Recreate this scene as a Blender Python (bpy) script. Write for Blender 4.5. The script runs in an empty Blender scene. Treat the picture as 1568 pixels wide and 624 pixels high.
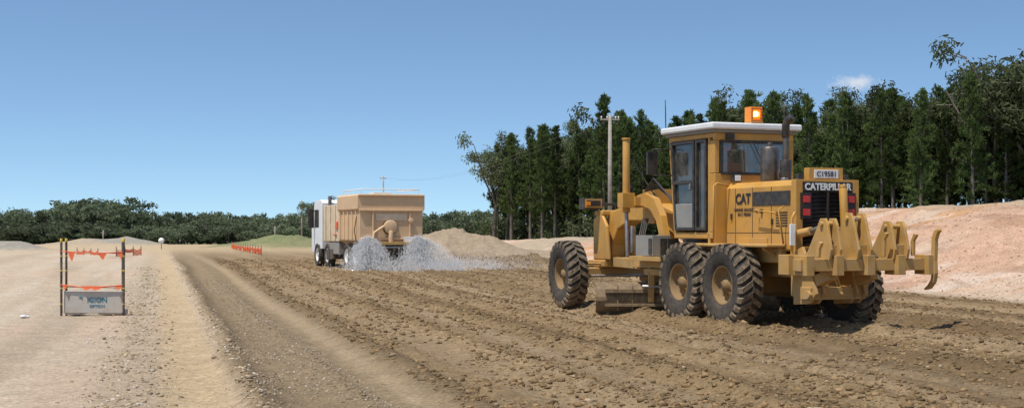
import bpy, bmesh, math, random
import numpy as np
from mathutils import Vector, Matrix
random.seed(7); np.random.seed(7)
scene=bpy.context.scene
col=scene.collection

# ------------------------------------------------------------ helpers
def sm(x,a,b):
    t=np.clip((x-a)/(b-a),0,1); return t*t*(3-2*t)
def _hash(ix,iy,s):
    n=(ix.astype(np.int64)*374761393+iy.astype(np.int64)*668265263+s*1442695041)&0xffffffff
    n=((n^(n>>13))*1274126177)&0xffffffff
    return ((n^(n>>16))&0xffff)/65535.0
def vnoise(x,y,s=0):
    ix=np.floor(x);iy=np.floor(y);fx=x-ix;fy=y-iy
    fx=fx*fx*(3-2*fx);fy=fy*fy*(3-2*fy)
    a=_hash(ix,iy,s);b=_hash(ix+1,iy,s);c=_hash(ix,iy+1,s);d=_hash(ix+1,iy+1,s)
    return (a*(1-fx)+b*fx)*(1-fy)+(c*(1-fx)+d*fx)*fy
def fbm(x,y,o=4,s=0):
    v=0;a=.5;t=0
    for i in range(o):
        v=v+a*vnoise(x*2**i+i*17.3,y*2**i+i*9.1,s+i);t+=a;a*=.5
    return v/t

def new_mat(name):
    m=bpy.data.materials.new(name);m.use_nodes=True
    nt=m.node_tree
    return m,nt,nt.nodes['Principled BSDF']
def N(nt,t,**k):
    n=nt.nodes.new(t)
    for a,b in k.items(): setattr(n,a,b)
    return n
def mixc(nt,fac,a,b,mode='MIX'):
    n=nt.nodes.new('ShaderNodeMix');n.data_type='RGBA';n.blend_type=mode
    for s,v in ((n.inputs[0],fac),(n.inputs[6],a),(n.inputs[7],b)):
        if hasattr(v,'is_linked'): nt.links.new(v,s)
        elif isinstance(v,(int,float)): s.default_value=v
        else: s.default_value=(*v,1) if len(v)==3 else v
    return n.outputs[2]
def mrange(nt,v,a,b,c=0,d=1):
    n=nt.nodes.new('ShaderNodeMapRange');nt.links.new(v,n.inputs[0])
    n.inputs[1].default_value=a;n.inputs[2].default_value=b;n.inputs[3].default_value=c;n.inputs[4].default_value=d
    return n.outputs[0]
def noise(nt,scale,detail=4,rough=.6,vec=None):
    n=nt.nodes.new('ShaderNodeTexNoise');n.inputs['Scale'].default_value=scale
    n.inputs['Detail'].default_value=detail;n.inputs['Roughness'].default_value=rough
    if vec is None:
        tc=nt.nodes.new('ShaderNodeTexCoord');vec=tc.outputs['Object']
    nt.links.new(vec,n.inputs['Vector'])
    return n.outputs['Fac']
DUST=(.36,.25,.14)
def solid(name,c,rough=.5,metal=0,var=.25,scale=3,dust=.3,dustlow=.0,bump=.0,dustcol=DUST):
    m,nt,b=new_mat(name)
    n1=noise(nt,scale,5)
    c2=tuple(x*(1-var) for x in c)
    o=mixc(nt,mrange(nt,n1,.35,.65),c2,c)
    if dust>0 or dustlow>0:
        n2=noise(nt,scale*1.7+1.1,7,.7)
        f=mrange(nt,n2,.42,.75,0,dust)
        g=N(nt,'ShaderNodeNewGeometry');sp=N(nt,'ShaderNodeSeparateXYZ')
        nt.links.new(g.outputs['Position'],sp.inputs[0])
        z=mrange(nt,sp.outputs[2],.1,1.7,dustlow,0)
        mu=N(nt,'ShaderNodeMath',operation='MULTIPLY');nt.links.new(z,mu.inputs[0]);nt.links.new(mrange(nt,n2,.3,.6,.35,1.2),mu.inputs[1])
        ad=N(nt,'ShaderNodeMath',operation='ADD',use_clamp=True);nt.links.new(f,ad.inputs[0]);nt.links.new(mu.outputs[0],ad.inputs[1])
        o=mixc(nt,ad.outputs[0],o,dustcol)
        nt.links.new(mrange(nt,ad.outputs[0],0,.6,rough,.9),b.inputs['Roughness'])
    else: b.inputs['Roughness'].default_value=rough
    nt.links.new(o,b.inputs['Base Color'])
    b.inputs['Metallic'].default_value=metal
    if bump>0:
        bp=N(nt,'ShaderNodeBump');bp.inputs['Strength'].default_value=bump;bp.inputs['Distance'].default_value=.01
        nt.links.new(noise(nt,40,3),bp.inputs['Height']);nt.links.new(bp.outputs[0],b.inputs['Normal'])
    return m
YEL=solid('yellow_paint',(.57,.285,.042),.45,0,.22,2.6,.6,.55,.05,(.38,.25,.12))
YELD=solid('yellow_paint_dusty',(.56,.31,.07),.6,0,.30,3.4,.7,.5,.15,(.37,.255,.135))
BLK=solid('black_paint',(.018,.018,.018),.4,0,.3,4,.25,.3)
GRILLE=solid('grille_black',(.012,.012,.013),.5,0,.3,4,.12,.0)
RUB=solid('tyre_rubber',(.020,.019,.018),.8,0,.3,5,.2,.25,.3,(.20,.145,.09))
TREAD=solid('tyre_tread',(.045,.036,.028),.9,0,.3,7,.85,.75,.5,(.24,.175,.105))
RIMM=solid('rim_paint',(.36,.21,.07),.7,0,.4,5,.8,.6,.2,(.20,.135,.07))
STEEL=solid('bare_steel',(.35,.34,.33),.35,.8,.3,5,.35,.2)
BLADE=solid('blade_steel',(.15,.11,.07),.7,.1,.55,5,.9,.7,.5,(.24,.165,.09))
GREY=solid('grey_paint',(.27,.27,.25),.6,0,.2,3,.4,.3)
WHITE=solid('white_paint',(.74,.74,.72),.45,0,.1,2,.15,.15)
RED=solid('red_lens',(.55,.02,.015),.25,0,.1,4,.1,0)
ORG=solid('orange_mesh',(.80,.14,.04),.6,0,.2,4,.1,0)
CHROME=solid('exhaust_metal',(.16,.15,.14),.4,.7,.5,6,.3,0)
TANK=solid('tank_cream',(.66,.44,.24),.55,0,.18,1.6,.5,.55,.05,(.50,.37,.24))
TANKL=solid('tank_cream_light',(.70,.56,.38),.55,0,.15,1.5,.45,.4)
HIVIS=solid('hivis_cloth',(.9,.20,.03),.9,0,.2,6,0,0)
SKIN=solid('skin',(.42,.24,.16),.6,0,.1,6,0,0)
NAVY=solid('navy_cloth',(.02,.03,.06),.9,0,.2,6,0,0)
WOOD=solid('pole_wood',(.34,.30,.25),.9,0,.35,3,0,0)
HOSE=solid('rubber_hose',(.015,.015,.015),.6,0,.2,5,.2,0)
TEXTB=solid('lettering_dark',(.015,.015,.02),.5,0,.05,3,0,0)
TEXTW=solid('lettering_white',(.75,.75,.72),.5,0,.05,3,0,0)
TEXTT=solid('lettering_teal',(.03,.17,.22),.5,0,.05,3,0,0)
SEAM=solid('panel_seam',(.10,.06,.02),.8,0,.1,3,0,0)
def glass(name,tint,ref=.12):
    m,nt,b=new_mat(name);nt.nodes.remove(b)
    tr=N(nt,'ShaderNodeBsdfTransparent');tr.inputs[0].default_value=(*tint,1)
    gl=N(nt,'ShaderNodeBsdfGlossy');gl.inputs['Roughness'].default_value=.06;gl.inputs[0].default_value=(.9,.95,1,1)
    di=N(nt,'ShaderNodeBsdfDiffuse');di.inputs[0].default_value=(.34,.30,.24,1)
    fr=N(nt,'ShaderNodeFresnel');fr.inputs[0].default_value=1.5
    ad=N(nt,'ShaderNodeMath',operation='ADD');nt.links.new(fr.outputs[0],ad.inputs[0]);ad.inputs[1].default_value=ref
    mx=N(nt,'ShaderNodeMixShader');nt.links.new(ad.outputs[0],mx.inputs[0]);nt.links.new(tr.outputs[0],mx.inputs[1]);nt.links.new(gl.outputs[0],mx.inputs[2])
    m2=N(nt,'ShaderNodeMixShader');nt.links.new(mrange(nt,noise(nt,3,6),.4,.8,.05,.34),m2.inputs[0]);nt.links.new(mx.outputs[0],m2.inputs[1]);nt.links.new(di.outputs[0],m2.inputs[2])
    nt.links.new(m2.outputs[0],nt.nodes['Material Output'].inputs[0])
    return m
GLASS=glass('cab_glass',(.92,.95,.94),.03)
m,nt,b=new_mat('amber_lens');b.inputs['Base Color'].default_value=(.8,.25,.02,1);b.inputs['Roughness'].default_value=.3;AMBER=m
m,nt,b=new_mat('amber_lamp_lit');b.inputs['Emission Color'].default_value=(1,.55,.12,1);b.inputs['Emission Strength'].default_value=9;LIT=m

def empty(name,loc=(0,0,0),rz=0):
    e=bpy.data.objects.new(name,None);col.objects.link(e);e.location=loc;e.rotation_euler=(0,0,rz);e.empty_display_size=.3
    return e

class Part:
    def __init__(s,name,parent=None,bevel=.012):
        s.name=name;s.parent=parent;s.bevel=bevel;s.bm=bmesh.new();s.mats=[];s.cur=0
    def mat(s,m):
        if m not in s.mats: s.mats.append(m)
        s.cur=s.mats.index(m);return s
    def _f(s,vs,smooth=False):
        try:
            f=s.bm.faces.new(vs);f.material_index=s.cur;f.smooth=smooth;return f
        except ValueError: pass
    def hexa(s,pts):
        v=[s.bm.verts.new(p) for p in pts]
        for q in ((3,2,1,0),(4,5,6,7),(0,1,5,4),(1,2,6,5),(2,3,7,6),(3,0,4,7)): s._f([v[i] for i in q])
        return s
    def box(s,x0,x1,y0,y1,z0,z1):
        x0,x1=sorted((x0,x1));y0,y1=sorted((y0,y1));z0,z1=sorted((z0,z1))
        return s.hexa([(x0,y0,z0),(x1,y0,z0),(x1,y1,z0),(x0,y1,z0),(x0,y0,z1),(x1,y0,z1),(x1,y1,z1),(x0,y1,z1)])
    def beam(s,p,q,w,h,up=(0,0,1)):
        p=Vector(p);q=Vector(q);d=(q-p).normalized();u=Vector(up)
        if abs(d.dot(u))>.98:u=Vector((1,0,0))
        r=d.cross(u).normalized();u=r.cross(d).normalized()
        pts=[]
        for c in (p,q):
            for a,b_ in ((-1,-1),(1,-1),(1,1),(-1,1)): pts.append(c+r*a*w/2+u*b_*h/2)
        v=[s.bm.verts.new(x) for x in pts]
        for qd in ((0,1,2,3),(7,6,5,4),(0,4,5,1),(1,5,6,2),(2,6,7,3),(3,7,4,0)): s._f([v[i] for i in qd])
        return s
    def tube(s,pts,r,n=10,cap=True):
        pts=[Vector(p) for p in pts];rs=r if isinstance(r,(list,tuple)) else [r]*len(pts)
        rings=[];ref=None
        for i,p in enumerate(pts):
            d=(pts[min(i+1,len(pts)-1)]-pts[max(i-1,0)]).normalized()
            if ref is None:
                ref=Vector((0,0,1)) if abs(d.z)<.9 else Vector((1,0,0))
            a=d.cross(ref).normalized();b_=a.cross(d).normalized();ref=b_
            rings.append([s.bm.verts.new(p+(a*math.cos(t)+b_*math.sin(t))*rs[i]) for t in [2*math.pi*k/n for k in range(n)]])
        for i in range(len(rings)-1):
            for k in range(n): s._f([rings[i][k],rings[i][(k+1)%n],rings[i+1][(k+1)%n],rings[i+1][k]],True)
        if cap: s._f(rings[0][::-1]);s._f(rings[-1])
        return s
    def plate(s,prof,y0,y1):   # profile in x,z, extruded in y
        y0,y1=sorted((y0,y1))
        a=[s.bm.verts.new((p[0],y0,p[1])) for p in prof];b_=[s.bm.verts.new((p[0],y1,p[1])) for p in prof]
        s._f(a);s._f(b_[::-1]);n=len(prof)
        for i in range(n): s._f([a[i],b_[i],b_[(i+1)%n],a[(i+1)%n]])
        return s
    def platex(s,prof,x0,x1):  # profile in y,z extruded in x
        a=[s.bm.verts.new((x0,p[0],p[1])) for p in prof];b_=[s.bm.verts.new((x1,p[0],p[1])) for p in prof]
        s._f(a);s._f(b_[::-1]);n=len(prof)
        for i in range(n): s._f([a[i],b_[i],b_[(i+1)%n],a[(i+1)%n]])
        return s
    def lathe(s,prof,c=(0,0,0),n=40,axis='y',smooth=True):
        rings=[]
        for r,h in prof:
            ring=[]
            for k in range(n):
                t=2*math.pi*k/n
                if axis=='y': p=(c[0]+r*math.cos(t),c[1]+h,c[2]+r*math.sin(t))
                elif axis=='x': p=(c[0]+h,c[1]+r*math.cos(t),c[2]+r*math.sin(t))
                else: p=(c[0]+r*math.cos(t),c[1]+r*math.sin(t),c[2]+h)
                ring.append(s.bm.verts.new(p))
            rings.append(ring)
        for i in range(len(rings)-1):
            for k in range(n): s._f([rings[i][k],rings[i][(k+1)%n],rings[i+1][(k+1)%n],rings[i+1][k]],smooth)
        return s
    def ball(s,c,r,seg=14,sz=1):
        m=Matrix.Translation(c)@Matrix.Diagonal((1,1,sz,1))
        res=bmesh.ops.create_uvsphere(s.bm,u_segments=seg,v_segments=seg//2+2,radius=r,matrix=m)
        for v in res['verts']:
            for f in v.link_faces: f.material_index=s.cur;f.smooth=True
        return s
    def done(s):
        bmesh.ops.recalc_face_normals(s.bm,faces=s.bm.faces[:])
        me=bpy.data.meshes.new(s.name);s.bm.to_mesh(me);s.bm.free()
        for m in s.mats: me.materials.append(m)
        o=bpy.data.objects.new(s.name,me);col.objects.link(o)
        if s.parent: o.parent=s.parent
        if s.bevel:
            md=o.modifiers.new('b','BEVEL');md.width=s.bevel;md.segments=2;md.limit_method='ANGLE';md.angle_limit=math.radians(50);md.harden_normals=False
        return o
def text(name,parent,body,size,loc,xax,up,m,ext=.003,align='CENTER',bold=.0,sx=1):
    c=bpy.data.curves.new(name,'FONT');c.body=body;c.size=size;c.extrude=ext;c.align_x=align;c.align_y='CENTER';c.offset=bold
    c.materials.append(m);o=bpy.data.objects.new(name,c);col.objects.link(o);o.parent=parent
    x=Vector(xax);y=Vector(up);z=x.cross(y)
    M=Matrix((x*sx,y,z)).transposed().to_4x4();M.translation=Vector(loc);o.matrix_local=M
    return o
def mesh_np(name,verts,faces,mats,colors=None,smooth=False,link=True,parent=None,fmat=None):
    me=bpy.data.meshes.new(name);k=faces.shape[1]
    me.vertices.add(len(verts));me.vertices.foreach_set('co',verts.astype(np.float32).ravel())
    me.loops.add(faces.size);me.loops.foreach_set('vertex_index',faces.astype(np.int32).ravel())
    me.polygons.add(len(faces));me.polygons.foreach_set('loop_start',np.arange(0,faces.size,k,dtype=np.int32))
    if smooth: me.polygons.foreach_set('use_smooth',np.ones(len(faces),bool))
    if fmat is not None: me.polygons.foreach_set('material_index',fmat.astype(np.int32))
    for m in mats: me.materials.append(m)
    me.update(calc_edges=True)
    if colors is not None:
        at=me.color_attributes.new('Col','FLOAT_COLOR','POINT')
        c=np.ones((len(verts),4),np.float32);c[:,:3]=colors;at.data.foreach_set('color',c.ravel())
    if not link: return me
    o=bpy.data.objects.new(name,me);col.objects.link(o)
    if parent:o.parent=parent
    return o

# ------------------------------------------------------------ terrain
K=.247
MOUNDS=[(-4.3,82,2.3,4,.95,'pile'),(-2.6,81,1.9,4,.65,'pile'),(-1.0,80,1.9,4,.45,'pile'),(-6.6,90,2.8,6,.9,'pile'),(.6,79,1.8,3,.25,'pile'),(-.1,58,1.25,2.2,.45,'brown'),(1.3,60,1.3,2,.30,'brown'),(-2.5,62,1.2,2,.22,'brown'),
 (-38.5,110,2.2,4,.8,'grey'),(-48,160,3,6,.7,'tan'),(-44,165,3,6,.9,'grey'),(-23,140,3.2,10,.9,'green'),(-19.5,135,3,10,.75,'green'),(-27,145,3,10,.4,'green'),
 (2.0,29.6,.42,.40,.34,'brown'),(2.45,29.1,.5,.4,.26,'brown'),(-58,150,5,8,.6,'tan'),(3,96,5,8,.35,'tan'),(19,50,3,3,.25,'tan'),(24,62,5,4,.3,'tan'),
 (6.2,25.7,.7,.6,-.12,'brown')]
def parts(X,Y):
    u=X+K*Y
    wob=(fbm(X*.25+3,Y*.12,3,5)-.5)*.5
    road=sm(u+wob*.6,.75,1.0)*(1-sm(u+wob*3,19.2,20.0))*(1-sm(Y,200,240))
    return u,road,wob
RIDG=[(4.4,.12,.6),(5.9,.16,.9),(7.7,.18,.8),(9.6,.2,.9),(11.6,.2,.8),(13.4,.25,.9),(15.6,.25,.8)]
def height(X,Y,detail=True):
    u,road,wob=parts(X,Y)
    z=.2*sm(Y,32,55)-.1*sm(Y,90,150)-3.0*sm(Y,170,420)+9*sm(Y,500,900)
    hb=2.35-1.55*sm(Y,56,95)-.8*sm(Y,110,180)
    ub=u+(fbm(X*.1,Y*.1,3,8)-.5)*3
    bank=sm(ub,20.3,28.5)*hb*(1+.16*(fbm(X*.16,Y*.16,3,9)-.5))
    z=z+bank
    for mx,my,rx,ry,h,c in MOUNDS:
        g=np.exp(-(((X-mx)/rx)**2+((Y-my)/ry)**2)*1.0)
        z=z+h*g*(1+(.7 if h>0 else 0)*(fbm(X*1.3,Y*.8,4,3)-.5))
    if detail:
        near=1-sm(Y,60,150)
        st=(fbm(u*2.2,Y*.035,4,21)-.5)*.16+(fbm(u*.7,Y*.03,2,31)-.5)*.14
        z=z+road*(st*near+.085*(fbm(X*5,Y*4.,4,40)-.5)*near*(sm(u,2.4,3.4)*.85+.15))
        ridge=np.exp(-((u+wob*.6-.98)/.14)**2)+.6*np.exp(-((u+wob*.4-2.95)/.13)**2)
        for rc,rw,ra in RIDG: ridge=ridge+ra*np.exp(-((u+wob*.8-rc)/rw)**2)
        z=z+ridge*.095*near*(.4+1.2*vnoise(X*5,Y*2.2,50))
        z=z+(1-road)*near*(.018*(fbm(X*3,Y*3,4,60)-.5)+.03*(fbm(u*2.5,Y*.1,3,66)-.5))
        z=z+(bank>.05)*(.14*(fbm(X*1.3,Y*.9,4,70)-.5)+.25*(fbm(u*.6,Y*.25,2,77)-.5)*sm(bank,.05,.6))
        z=z-.03*np.exp(-((u-2.5)/.22)**2)*near-.025*np.exp(-((u-.35)/.25)**2)*near
    return z
def zat(x,y): return float(height(np.array([float(x)]),np.array([float(y)]),False)[0])
def grow(a,b,st,f,mx=1e9):
    out=[a];s=st;sg=1 if b>a else -1
    while (out[-1]-b)*sg<0: out.append(out[-1]+sg*s);s=min(s*f,mx)
    return out[1:]
xs=np.array(grow(-13,-3500,.09,1.055)[::-1]+list(np.arange(-13,19,.07))+grow(19,3500,.08,1.045))
ys=[9.];
while ys[-1]<260: ys.append(ys[-1]+max(.05,.0048*ys[-1]))
ys=np.array(grow(9,-400,.1,1.12)[::-1]+ys+grow(ys[-1],4000,1.4,1.05))
X,Y=np.meshgrid(xs,ys);Xf=X.ravel();Yf=Y.ravel()
Z=height(Xf,Yf)
u,road,wob=parts(Xf,Yf)
def C(a):return np.array(a)[None,:]
def mixa(a,b,f): return a*(1-f[:,None])+b*f[:,None]
cgravel=C((.49,.385,.27));cpink=C((.52,.38,.265));cbrown=C((.25,.170,.085));cdark=C((.155,.100,.049));ctan=C((.46,.34,.20))
c=mixa(cgravel+0*Xf[:,None],cpink,sm(fbm(Xf*.3,Yf*.1,3,101),.45,.65)*.8)
c=mixa(c,C((.56,.46,.34)),sm(fbm(u*1.3,Yf*.05,3,104),.5,.7)*.7)
c=mixa(c,C((.36,.28,.19)),sm(fbm(u*1.1+4,Yf*.06,3,106),.52,.7)*.5)
strip=sm(u,-.1,.15)*(1-sm(u,.6,.9))
c=mixa(c,C((.50,.365,.21)),strip*.9)
c=mixa(c,C((.37,.285,.18)),np.exp(-((u+.35)/.28)**2)*.5)
st=fbm(u*1.6,Yf*.03,4,110)
cb=mixa(cbrown+0*Xf[:,None],cdark,sm(st,.40,.58)*.9)
cb=mixa(cb,C((.34,.24,.135)),sm(fbm(u*1.3+9,Yf*.022,3,113),.50,.62)*.7)
left=1-sm(u+wob,2.1,3.6)
cb=mixa(cb,C((.28,.203,.118)),left*.8)
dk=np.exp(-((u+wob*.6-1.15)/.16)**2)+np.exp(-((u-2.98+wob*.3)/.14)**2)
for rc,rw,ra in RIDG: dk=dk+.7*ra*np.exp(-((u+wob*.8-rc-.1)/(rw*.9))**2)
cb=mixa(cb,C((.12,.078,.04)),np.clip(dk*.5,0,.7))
cb=mixa(cb,C((.42,.31,.185)),np.exp(-((u-2.5+wob*.2)/.15)**2)*.65)
cb=mixa(cb,C((.33,.24,.145)),np.exp(-((u-5.2+wob*.5)/.35)**2)*.4)
cb=mixa(cb,C((.33,.24,.145)),np.exp(-((u-8.7+wob*.5)/.30)**2)*.35)
cb=mixa(cb,C((.34,.245,.145)),sm(Yf,60,115)*.8)
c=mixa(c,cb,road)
ub=u+(fbm(Xf*.1,Yf*.1,3,8)-.5)*3
bk=sm(ub,19.8,21.5)
cbk=mixa(C((.52,.325,.215))+0*Xf[:,None],C((.55,.40,.285)),sm(fbm(Xf*.25,Yf*.3,4,120),.4,.62))
cbk=mixa(cbk,C((.50,.26,.11)),sm(fbm(Xf*.18+7,Yf*.5,3,125),.52,.70)*.75)
cbk=mixa(cbk,C((.62,.50,.40)),sm(fbm(Xf*.5+7,Yf*.9,3,129),.58,.7)*.6)
cbk=mixa(cbk,C((.36,.20,.12)),sm(fbm(u*1.5,Yf*.5,3,131),.56,.7)*.6)
cbk=mixa(cbk,C((.40,.31,.20)),sm(ub,27,30)*.8)
c=mixa(c,cbk,bk*(1-sm(Yf,200,260)))
c=mixa(c,ctan,sm(Yf,90,130)*(1-bk)*.7)
for mx,my,rx,ry,h,cn in MOUNDS:
    g=np.exp(-(((Xf-mx)/rx)**2+((Yf-my)/ry)**2)*.8)
    cc={'tan':(.40,.31,.21),'pile':(.33,.25,.165),'brown':(.21,.145,.08),'grey':(.30,.27,.22),'green':(.17,.185,.08)}[cn]
    c=mixa(c,C(cc),sm(g,.12,.5)*(.95 if cn!='green' else .8))
gr=sm(Yf,240,300)
c=mixa(c,C((.10,.12,.045)),gr)
gr2=sm(u,40,46)*sm(fbm(Xf*.1,Yf*.1,3,140),.35,.55)
c=mixa(c,C((.13,.13,.06)),gr2)
bandside=sm(-u,26,34)
c=mixa(c,C((.22,.20,.10)),bandside*sm(fbm(Xf*.08,Yf*.08,3,150),.4,.6)*.8)
nx,ny=len(xs),len(ys)
idx=np.arange(nx*ny).reshape(ny,nx)
F=np.stack([idx[:-1,:-1],idx[:-1,1:],idx[1:,1:],idx[1:,:-1]],-1).reshape(-1,4)
def ground_mat(name,bumpd=.02,sc=1.,contrast=1.,specks=.5):
    m,nt,b=new_mat(name)
    at=N(nt,'ShaderNodeVertexColor',layer_name='Col')
    g=N(nt,'ShaderNodeNewGeometry');pos=g.outputs['Position']
    n1=noise(nt,16*sc,7,.78,pos);n2=noise(nt,2.2*sc,5,.65,pos);n3=noise(nt,60*sc,3,.6,pos)
    f1=mrange(nt,n1,.3,.7,1-.55*contrast,1+.45*contrast);f2=mrange(nt,n2,.3,.7,.84,1.16)
    mu=N(nt,'ShaderNodeMath',operation='MULTIPLY');nt.links.new(f1,mu.inputs[0]);nt.links.new(f2,mu.inputs[1])
    o=mixc(nt,1.0,at.outputs[0],mu.outputs[0],'MULTIPLY')
    if specks>0:
        vo=N(nt,'ShaderNodeTexVoronoi');vo.inputs['Scale'].default_value=34*sc;nt.links.new(pos,vo.inputs['Vector'])
        sp=mrange(nt,vo.outputs['Distance'],.10,.22,specks,0)
        vr=N(nt,'ShaderNodeSeparateColor');nt.links.new(vo.outputs['Color'],vr.inputs[0])
        s2=mrange(nt,vr.outputs[0],.84,.88,0,1)
        mm=N(nt,'ShaderNodeMath',operation='MULTIPLY');nt.links.new(sp,mm.inputs[0]);nt.links.new(s2,mm.inputs[1])
        o=mixc(nt,mm.outputs[0],o,(.50,.41,.30))
    nt.links.new(o,b.inputs['Base Color']);b.inputs['Roughness'].default_value=.95
    b.inputs['Specular IOR Level'].default_value=.15
    ad=N(nt,'ShaderNodeMath',operation='ADD');nt.links.new(n1,ad.inputs[0]);nt.links.new(n3,ad.inputs[1])
    bp=N(nt,'ShaderNodeBump');bp.inputs['Strength'].default_value=.9;bp.inputs['Distance'].default_value=bumpd
    nt.links.new(ad.outputs[0],bp.inputs['Height']);nt.links.new(bp.outputs[0],b.inputs['Normal'])
    return m
GM=ground_mat('earth',.03)
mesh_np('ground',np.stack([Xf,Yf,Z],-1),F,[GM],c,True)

CL=ground_mat('clod_earth',.006,1.6,.7,0)
def scatter(name,n,yr,ur,smin,smax,colf,seed=1):
    rs=np.random.RandomState(seed)
    t=(1+5**.5)/2
    ico=np.array([(-1,t,0),(1,t,0),(-1,-t,0),(1,-t,0),(0,-1,t),(0,1,t),(0,-1,-t),(0,1,-t),(t,0,-1),(t,0,1),(-t,0,-1),(-t,0,1)],float);ico/=np.linalg.norm(ico[0])
    fc=np.array([(0,11,5),(0,5,1),(0,1,7),(0,7,10),(0,10,11),(1,5,9),(5,11,4),(11,10,2),(10,7,6),(7,1,8),(3,9,4),(3,4,2),(3,2,6),(3,6,8),(3,8,9),(4,9,5),(2,4,11),(6,2,10),(8,6,7),(9,8,1)])
    y=yr[0]*(yr[1]/yr[0])**(rs.rand(n))
    uu=ur(rs,n,y);x=uu-K*y
    keep=(np.abs(x)<y*.36+2.5)|(rs.rand(n)<.15);x=x[keep];y=y[keep]
    clump=fbm(x*.9,y*.6,3,200)+.25*vnoise((x+K*y)*2,y*.05,207)
    if smax>.04:
        for rc,rw,ra in RIDG: clump=clump+.25*np.exp(-(((x+K*y)-rc)/(rw*1.6))**2)
    keep=rs.rand(len(x))<sm(clump,.42,.74)+.12;x=x[keep];y=y[keep];n=len(x)
    z=height(x,y)
    s=smin*(smax/smin)**(rs.rand(n)**2.6)*(.85+.15*np.clip(y/20,1,2.2))
    v=ico[None]*(1+.55*(rs.rand(n,12,1)-.5)*2)*np.stack([s*(.8+.5*rs.rand(n)),s*(.8+.5*rs.rand(n)),s*(.5+.35*rs.rand(n))],-1)[:,None,:]
    a=rs.rand(n)*6.28;ca,sa=np.cos(a)[:,None],np.sin(a)[:,None]
    vx=v[...,0]*ca-v[...,1]*sa;vy=v[...,0]*sa+v[...,1]*ca
    V=np.stack([vx+x[:,None],vy+y[:,None],v[...,2]+(z+s*.1)[:,None]],-1).reshape(-1,3)
    Fc=(fc[None]+(np.arange(n)*12)[:,None,None]).reshape(-1,3)
    cc=np.repeat(colf(rs,n,x,y),12,0)
    return mesh_np(name,V,Fc,[CL],cc)
def cbr(rs,n,x,y):
    b=np.array((.22,.143,.070))[None]*(.55+.8*rs.rand(n,1));k=rs.rand(n)<.025
    b[k]=np.array((.36,.27,.17))*(.8+.4*rs.rand(k.sum(),1));return b
def clg(rs,n,x,y):
    b=np.array((.38,.285,.18))[None]*(.55+.7*rs.rand(n,1));k=rs.rand(n)<.12;b[k]=np.array((.54,.47,.38));return b
scatter('loose_soil_clods',105000,(10,75),lambda rs,n,y:2.75+16.6*rs.rand(n),.008,.044,cbr,seed=3)
scatter('road_gravel',13000,(10,45),lambda rs,n,y:1.0+1.25*rs.rand(n),.005,.018,lambda rs,n,x,y:(clg(rs,n,x,y)*.85),seed=4)
scatter('edge_gravel',8000,(10,60),lambda rs,n,y:np.where(rs.rand(n)<.4,.95+.10*rs.randn(n),-.3+.3*rs.randn(n)),.006,.030,clg,seed=5)
scatter('haul_road_gravel',3500,(10,60),lambda rs,n,y:-9+9*rs.rand(n),.005,.013,clg,seed=6)
scatter('bank_stones',3000,(26,70),lambda rs,n,y:20+8*rs.rand(n),.02,.039,lambda rs,n,x,y:np.array((.50,.34,.23))[None]*(.6+.6*rs.rand(n,1)),seed=8)

# ------------------------------------------------------------ vegetation
def leaf_mat(name,c1,c2,tr=.3):
    m,nt,b=new_mat(name);nt.nodes.remove(b)
    g=N(nt,'ShaderNodeNewGeometry')
    oi=N(nt,'ShaderNodeObjectInfo')
    n1=noise(nt,.55,3,.6)
    rnd=g.outputs['Random Per Island']
    mx=N(nt,'ShaderNodeMath',operation='ADD');nt.links.new(mrange(nt,n1,.3,.7,0,.6),mx.inputs[0]);nt.links.new(mrange(nt,rnd,0,1,0,.4),mx.inputs[1])
    o=mixc(nt,mx.outputs[0],c1,c2)
    o=mixc(nt,1.,o,mrange(nt,oi.outputs['Random'],0,1,.6,1.4),'MULTIPLY')
    d=N(nt,'ShaderNodeBsdfDiffuse');t=N(nt,'ShaderNodeBsdfTranslucent');nt.links.new(o,d.inputs[0]);nt.links.new(o,t.inputs[0])
    ms=N(nt,'ShaderNodeMixShader');ms.inputs[0].default_value=tr
    nt.links.new(d.outputs[0],ms.inputs[1]);nt.links.new(t.outputs[0],ms.inputs[2]);nt.links.new(ms.outputs[0],nt.nodes['Material Output'].inputs[0])
    return m
PINEL=leaf_mat('pine_needles',(.042,.068,.022),(.125,.165,.055),.35)
EUCL=leaf_mat('eucalyptus_leaves',(.065,.082,.038),(.15,.17,.082),.35)
DISTL=leaf_mat('far_tree_leaves_hazed',(.095,.115,.066),(.17,.195,.11),.35)  # distance haze painted into the leaf colour: paler and duller than near leaves
BARK=solid('bark',(.17,.14,.11),.9,0,.4,2,0,0)
BARKE=solid('bark_pale',(.20,.17,.135),.9,0,.4,1.2,0,0)
def quads(P,D,L,W,rs):
    n=len(P);r=rs.randn(n,3);s=np.cross(D,r);s/=np.linalg.norm(s,axis=1)[:,None]+1e-6
    L=L[:,None];W=W[:,None]
    V=np.stack([P-s*W*.5,P+s*W*.5,P+D*L+s*W*.3,P+D*L-s*W*.3],1).reshape(-1,3)
    return V
def cyl_np(p,q,r0,r1,n=6):
    p=np.array(p,float);q=np.array(q,float);d=q-p;d/=np.linalg.norm(d)+1e-9
    a=np.cross(d,[.3,.9,.1]);a/=np.linalg.norm(a);b_=np.cross(d,a);t=np.arange(n)*2*np.pi/n
    c0=p+r0*(np.cos(t)[:,None]*a+np.sin(t)[:,None]*b_);c1=q+r1*(np.cos(t)[:,None]*a+np.sin(t)[:,None]*b_)
    V=np.concatenate([c0,c1]);k=np.arange(n);F_=np.stack([k,(k+1)%n,(k+1)%n+n,k+n],1);return V,F_
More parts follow.
